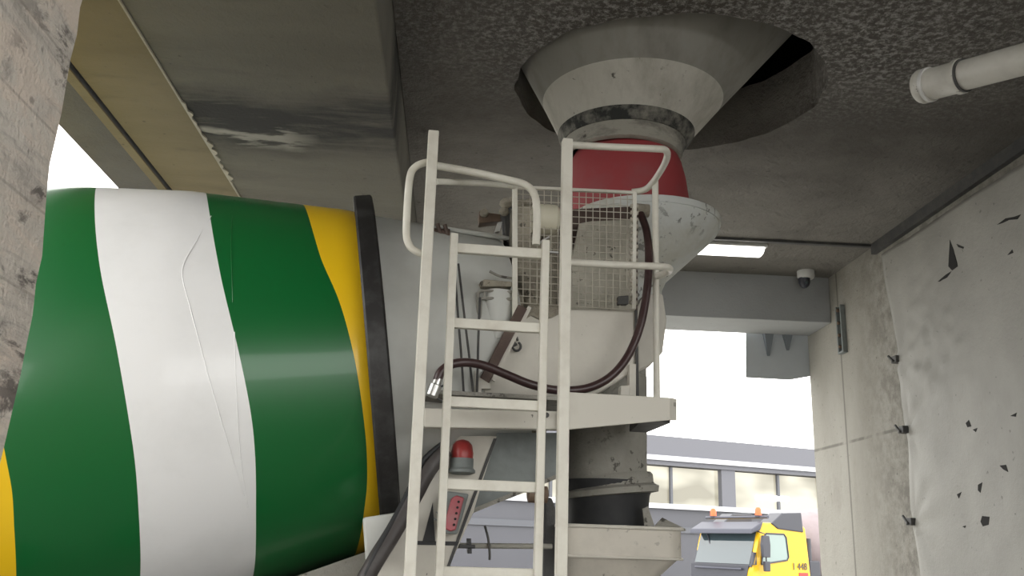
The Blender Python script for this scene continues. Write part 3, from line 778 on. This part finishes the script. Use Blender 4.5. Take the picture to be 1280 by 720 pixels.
# tail lamp, tilted
tc = T(566, 640, 4.42); up_ = (T(573, 622, 4.42)-T(561, 660, 4.42)).normalized(); sd_ = up_.cross(tn).normalized()
def tl(a, b, c): return tc + sd_*a + up_*b + tn*c
bm = B(); prism(bm, [tl(a, b, -.03) for a, b in ((-.05, -.09), (.03, -.11), (.055, -.06), (.06, .08), (-.045, .1))], tn*.09); lampb = obj('tail_lamp', bm, M['lampgrey'], TR, bevel=.008, label='tilted dusty red tail lamp in a grey housing')
bm = B(); prism(bm, [tl(a, b, -.048) for a, b in ((-.035, -.075), (-.015, -.088), (.012, -.085), (.025, -.06), (.028, .055), (.01, .075), (-.028, .075))], tn*.03); ln = obj('tail_lamp_lens', bm, M['pinklens'], lampb, bevel=.006)
for k in range(5):
    bm = B(); lathe(bm, tl(-.02+.003*k, -.055+.026*k, -.05), -tn, [(-.004, .006), (.004, .006)], 8); obj('reflector_spot', bm, M['black'], ln)
for k in range(4):
    bm = B(); bar(bm, tl(.045, -.06+.03*k, -.032), tl(.075, -.055+.03*k, -.02), .008, .006, tn); obj('housing_fin', bm, M['lampgrey'], lampb)
# black waste pipe and mudguard
bm = B(); tube(bm, smoothpath([T(556, 562, 4.42), T(535, 588, 4.40), T(512, 630, 4.36), T(490, 668, 4.33), T(467, 705, 4.3), T(440, 755, 4.28)], 6), .04, 18); obj('drain_hose', bm, M['drainhose'], TR, smooth=True)
bm = B(); tube(bm, smoothpath([T(556, 552, 4.40), T(528, 577, 4.38), T(505, 625, 4.34), T(470, 690, 4.28), T(450, 735, 4.26)], 6), .012, 10); obj('drain_cable', bm, M['rubber'], TR, smooth=True)
bm = B(); prism(bm, pp([(453, 647), (498, 640), (512, 640), (480, 700), (457, 702)], 4.40), tn*.12); mud = obj('mudguard', bm, M['grey'], TR, bevel=.012)
bm = B(); prism(bm, pp([(300, 745), (457, 690), (462, 760), (300, 800)], 4.75), tn*.6); obj('chassis_cover', bm, M['pipe_g'], TR)
# latch rod
bm = B(); tube(bm, pp([(572, 682), (690, 683)], 4.62), .013, 10); rod = obj('latch_rod', bm, M['pipe_g'], TR, smooth=True)
bm = B(); tube(bm, smoothpath(pp([(606, 657), (610, 672), (612, 690), (612, 700)], 4.6), 4), .006, 8); obj('latch_wire', bm, M['dark'], rod, smooth=True)
bm = B(); prism(bm, pp([(584, 673), (589, 673), (590, 692), (585, 692)], 4.6), tn*.05); prism(bm, pp([(574, 680), (594, 681), (594, 686), (574, 685)], 4.59), tn*.06); obj('latch_handle', bm, M['dark'], rod, bevel=.003)
# dark post and knob between the ladders
bm = B(); prism(bm, pp([(681, 622), (690, 622), (700, 652), (700, 770), (678, 770)], 4.75), tn*.12); po = obj('chute_post', bm, M['dark'], TR, bevel=.01)
bm = B(); lathe(bm, T(672, 618, 4.46), tx, [(-.05, .025), (-.045, .04), (.045, .04), (.05, .025)], 14); obj('swivel_knob', bm, M['rust'], TR, smooth=True)

# --- running gear under the frame (below the picture)
bm = B(); tbox(bm, -6.5, 1.3, 4.85, 4.95, .95, 1.2); tbox(bm, -6.5, 1.3, 5.45, 5.55, .95, 1.2); tbox(bm, .9, 1.0, 4.95, 5.45, .95, 1.2); tbox(bm, .35, .45, 4.95, 5.45, .95, 1.2); obj('chassis', bm, M['dark'], TR)
for s in (-.55, -1.95):
    for d in (4.15, 6.25):
        bm = B(); lathe(bm, TW(s, d, .52), tn, [(-.15, .28), (-.15, .48), (-.12, .52), (.12, .52), (.15, .48), (.15, .28)], 40, closed=True); wh = obj('wheel', bm, M['tyre'], TR, smooth=True)
        bm = B(); lathe(bm, TW(s, d, .52), tn, [(-.1, .05), (-.06, .28), (.06, .28), (.1, .05)], 28); obj('wheel_hub', bm, M['lampgrey'], wh, smooth=True)
    bm = B(); tube(bm, [TW(s, 4.15, .52), TW(s, 6.25, .52)], .07, 12); obj('axle', bm, M['dark'], TR)
    for d in (4.9, 5.5):
        bm = B(); tbox(bm, s-.08, s+.08, d-.04, d+.04, .5, 1.0); obj('spring', bm, M['dark'], TR)
for d in (4.9, 5.5):
    bm = B(); tbox(bm, -.05, .12, d-.05, d+.05, 1.15, 1.78); obj('drum_pedestal', bm, M['dark'], TR)

# ------------------------------------------------------------------ hall across the yard
BE = V((cos(radians(21)), sin(radians(21)), 0)); BN = V((sin(radians(21)), -cos(radians(21)), 0))  # along the front, outward
BP = onY(910, 560, 42)
bld = thing('industrial_hall', 'grey flat roofed hall with a lit window band across the yard', 'building', (BP.x, BP.y, 0), radians(21))
def bq(u, v): return onPlane(u, v, BP, BN)
zr1, zr0 = bq(910, 553).z, bq(910, 578).z
zg0 = bq(910, 585).z; zw1 = bq(910, 589).z; zw0 = bq(910, 634).z; zs0 = bq(910, 640).z
def ua(u, v=600): return (bq(u, v)-BP).dot(BE)
def bbox(a0, a1, n0, n1, z0, z1):
    bm = B(); q = [BP+BE*a+BN*n for a, n in ((a0, n0), (a1, n0), (a1, n1), (a0, n1))]
    prism(bm, [V((p.x, p.y, z0)) for p in q], (0, 0, z1-z0)); return bm
LA, RA = -18.0, 16.0
obj('parapet', bbox(LA, RA, -10, .25, zr0, zr1), M['broof'], bld)
obj('flashing', bbox(LA, RA, .1, .33, zr0-.16, zr0+.05), M['btrim'], bld)
obj('gutter', bbox(LA, RA, -.4, .2, zg0-.1, zr0-.12), M['broof'], bld)
obj('wall', bbox(LA, RA, -9.8, 0, 0, zs0), M['bwall'], bld)
obj('sill', bbox(LA, RA, -.2, .18, zs0, zw0), M['btrim'], bld)
obj('band_course', bbox(LA, RA, -.1, .08, zs0-1.0, zs0-.75), M['bdark'], bld)
obj('hall_core', bbox(LA, RA, -9.8, -.6, zs0, zr0), M['bdark'], bld)
# windows: bays between columns
cw = ua(917)-ua(900); bay = (ua(917) - ua(808))*1.35
col0 = ua(908.5); pitch = (ua(908.5)-ua(838))*1.95
k0 = -5
for k in range(k0, 4):
    x = col0 + k*pitch
    obj('column', bbox(x-cw/2, x+cw/2, -.3, .12, zw0, zw1+.2), M['broof'], bld)
    wf = obj('window', bbox(x+cw/2, x+pitch-cw/2, -.25, -.15, zw0, zw1), M['litwin'], bld)
    obj('mullion', bbox(x+pitch/2-.06, x+pitch/2+.06, -.16, -.02, zw0, zw1), M['bdark'], wf)
for u0_, u1_, vv in ((947, 987, 622),):
    p0_, p1_ = bq(u0_, vv), bq(u1_, vv+2)
    bm = B(); tube(bm, [p0_-BN*.1, p1_-BN*.1], .13, 8); obj('hall_lamp', bm, M['tube'], bld)

# ------------------------------------------------------------------ yellow truck
CC = onY(940, 690, 25); e1 = V((-.47, .883, 0)).normalized(); e2 = V((.883, .47, 0)).normalized()
def cz(v, u=938): return onY(u, v, 25).z
yt = thing('yellow_mixer_truck', 'yellow mixer truck cab with dark visor and orange beacons by the hall', 'truck', (CC.x, CC.y, 0))
nF = -e2; nS = -e1          # outward normals: front, near side
def cp(a, b, z): return CC.xy.to_3d() + e1*a + e2*b + tz*z
zt_, zbelt = cz(652), cz(705)
# cab shell: side profile swept across the width
prof = [(-.04, .55), (-.04, 1.25), (0.0, zbelt-.05), (.28, zt_-.28), (.45, zt_), (1.95, zt_+.02), (2.12, zt_-.1), (2.28, .55)]
bm = B(); add_hull(bm, [cp(0, b, z) for b, z in prof], [cp(2.3, b, z) for b, z in prof]); cab = obj('cab', bm, M['cabyel'], yt, bevel=.05)
def fpt(z):  # b of the front face at height z
    return interp(z, [p[1] for p in prof[:5]], [p[0] for p in prof[:5]])
zwa, zwb = zbelt-.02, zt_-.22
bm = B(); q = [cp(a, fpt(z), z) for a, z in ((.10, zwa), (2.2, zwa), (2.2, zwb), (.10, zwb))]; prism(bm, q, -e2*.03+tz*.008); ws = obj('windscreen', bm, M['glass'], cab)
bm = B(); q = [cp(a, fpt(z), z) for a, z in ((-.02, .9), (2.3, .9), (2.3, zwa-.02), (-.02, zwa-.02))]
q = [cp(-.02, -.07, 1.0), cp(2.32, -.07, 1.0), cp(2.32, -.05, zwa-.02), cp(-.02, -.05, zwa-.02)]
prism(bm, [cp(.25, -.07, .8), cp(2.32, -.07, .8), cp(2.32, -.05, zwa-.03), cp(.1, -.05, zwa-.03)], e2*.05); obj('grille', bm, M['cabdark'], cab)
bm = B(); tube(bm, [cp(.3, -.1, zwa-.12), cp(2.1, -.1, zwa-.12)], .03, 8); obj('grille_bar', bm, M['visor'], cab)
bm = B(); q = [cp(a, fpt(z)-.004, z) for a, z in ((.02, zwa-.06), (2.3, zwa-.06), (2.3, zt_-.1), (.12, zt_-.1))]; prism(bm, q, -e2*.015); obj('windscreen_surround', bm, M['cabdark'], cab)
bm = B(); tube(bm, [cp(1.5, .12, zwa+.05), cp(1.9, .2, zwb-.1)], .02, 6); obj('wiper', bm, M['cabdark'], ws)
# visor
bm = B(); vz = zt_-.02
add_hull(bm, [cp(-.06, b, z) for b, z in ((.42, vz+.05), (-.02, vz-.17), (-.06, vz-.30), (.3, vz-.19))], [cp(2.36, b, z) for b, z in ((.42, vz+.05), (-.02, vz-.17), (-.06, vz-.30), (.3, vz-.19))]); obj('sun_visor', bm, M['visor'], yt, bevel=.03)
# side window
zs1, zs2 = cz(704), cz(666)
wp = [(.32, zs1-.02), (1.30, zs1+.10), (1.36, zs1+.18), (1.30, zs2-.08), (1.22, zs2), (.55, zs2), (.46, zs2-.08)]
bm = B(); prism(bm, [cp(-.012, b, z) for b, z in wp], e1*.05); sw = obj('side_window', bm, M['sideglass'], cab)
bm = B(); pth = [cp(-.018, b, z) for b, z in wp]; tube(bm, pth+[pth[0]], .022, 8); obj('window_seal', bm, M['cabdark'], sw)
bm = B(); bar(bm, cp(-.01, .0, zbelt), cp(-.01, .28, zt_-.3), .10, .03, e1); obj('pillar_trim', bm, M['cabyel'], cab)
# mirrors on an arm
bm = B(); prism(bm, [cp(-.25, .30+b, z) for b, z in ((-.13, zs2-.62), (.13, zs2-.62), (.15, zs2-.3), (.12, zs2-.06), (-.10, zs2-.06), (-.15, zs2-.3))], e1*.1); mr = obj('mirror', bm, M['cabdark'], yt, bevel=.02)
bm = B(); prism(bm, [cp(-.25, .32+b, z) for b, z in ((-.09, zs2-.98), (.09, zs2-.98), (.1, zs2-.72), (-.1, zs2-.72))], e1*.1); obj('lower_mirror', bm, M['cabdark'], mr, bevel=.02)
bm = B(); tube(bm, [cp(-.2, .31, zs2-.98), cp(-.2, .31, zs2-.02), cp(.02, .25, zs2+.05)], .02, 8); obj('mirror_arm', bm, M['cabdark'], mr)
bm = B(); prism(bm, [cp(-.06, b, z) for b, z in ((-.08, zbelt-.02), (.1, zbelt-.02), (.1, zbelt+.3), (0, zbelt+.3))], e1*.08); obj('corner_vane', bm, M['cabdark'], cab)
# roof fairing, light bar and beacons
bm = B(); q = [(.75, zt_-.02), (1.2, zt_+.28), (1.95, zt_+.32), (2.0, zt_-.22), (1.0, zt_-.16)]
prism(bm, [cp(-.03, b, z) for b, z in q], e1*.5); obj('air_fairing', bm, M['cabdark'], yt, bevel=.03)
bm = B(); prism(bm, [cp(1.85, b, z) for b, z in q], e1*.5); obj('air_fairing', bm, M['cabdark'], yt, bevel=.03)
bm = B(); tube(bm, [cp(-.1, .55, zt_+.14), cp(2.3, .55, zt_+.14)], .04, 10); lb = obj('light_bar', bm, M['visor'], yt)
for a, pxy in ((.05, 0), (1.95, 0)):
    pz = zt_+.14
    bm = B(); lathe(bm, cp(.25 if a < 1 else 2.0, .55, pz), tz, [(0, .085), (.06, .085)], 16); be = obj('beacon', bm, M['cabdark'], yt)
    bm = B(); lathe(bm, cp(.25 if a < 1 else 2.0, .55, pz), tz, [(.05, .09), (.2, .085), (.26, .05), (.27, .01)], 16); obj('beacon_lens', bm, M['orange'], be, smooth=True, label='orange beacon lens')
# door number and red plate
fc = bpy.data.curves.new('number', 'FONT'); fc.body = '1 448'; fc.size = .26; fc.extrude = .004; fc.align_x = 'CENTER'
fo = bpy.data.objects.new('number_tmp', fc); COL.objects.link(fo)
dg = bpy.context.evaluated_depsgraph_get(); me = bpy.data.meshes.new_from_object(fo.evaluated_get(dg)); bpy.data.objects.remove(fo)
zc_ = cz(711); mt = Matrix(((e2.x, 0, nS.x, 0), (e2.y, 0, nS.y, 0), (0, 1, 0, 0), (0, 0, 0, 1)))
bm = B(); bm.from_mesh(me); bpy.data.meshes.remove(me)
bmesh.ops.transform(bm, matrix=Matrix.Translation(cp(-.02, 1.78, zc_)) @ mt, verts=bm.verts); obj('door_number', bm, M['dark'], cab)
bm = B(); prism(bm, [cp(-.015, b, z) for b, z in ((1.75, zc_-.28), (2.1, zc_-.28), (2.1, zc_-.08), (1.75, zc_-.08))], e1*.03); obj('red_sticker', bm, M['redlens'], cab)
# drum, stack and running gear behind the cab
bm = B(); lathe(bm, cp(1.15, 2.65, 1.95), e2*.98+tz*.1, [(0, .5), (.25, .75), (.8, .95), (3.2, 1.0), (5.0, .7)], 48); obj('mixer_drum', bm, M['pinkdrum'], yt, smooth=True)
bm = B(); tube(bm, [cp(.25, 2.45, .8), cp(.25, 2.45, 2.15)], .09, 12); obj('exhaust_stack', bm, M['cabdark'], yt, smooth=True)
bm = B(); prism(bm, [cp(.1, b, z) for b, z in ((2.32, .8), (2.75, .8), (2.75, 1.55), (2.32, 1.55))], e1*2.0); obj('air_tank', bm, M['cabdark'], yt, bevel=.03)
bm = B(); prism(bm, [cp(.7, b, z) for b, z in ((.2, .6), (8, .6), (8, .9), (.2, .9))], e1*.9); obj('chassis', bm, M['cabdark'], yt)
for b in (1.0, 4.2, 5.6):
    for a in (.15, 2.15):
        bm = B(); lathe(bm, cp(a, b, .5), e1, [(-.15, .28), (-.15, .46), (-.12, .5), (.12, .5), (.15, .46), (.15, .28)], 32, closed=True); wh = obj('wheel', bm, M['tyre'], yt, smooth=True)
        bm = B(); lathe(bm, cp(a, b, .5), e1, [(-.1, .05), (-.06, .28), (.06, .28), (.1, .05)], 20); obj('wheel_hub', bm, M['lampgrey'], wh, smooth=True)

# ------------------------------------------------------------------ light
w = bpy.data.worlds.new('overcast'); SC.world = w; w.use_nodes = True
bg = w.node_tree.nodes['Background']; bg.inputs['Color'].default_value = (1.0, .99, .962, 1); bg.inputs['Strength'].default_value = 3.1

SC.view_settings.view_transform = 'Standard'; SC.view_settings.look = 'None'
SC.view_settings.exposure = 0.38; SC.view_settings.gamma = 1.0; SC.view_settings.use_curve_mapping = False
SC.cycles.max_bounces = 8; SC.cycles.diffuse_bounces = 5
SC.cycles.use_denoising = True
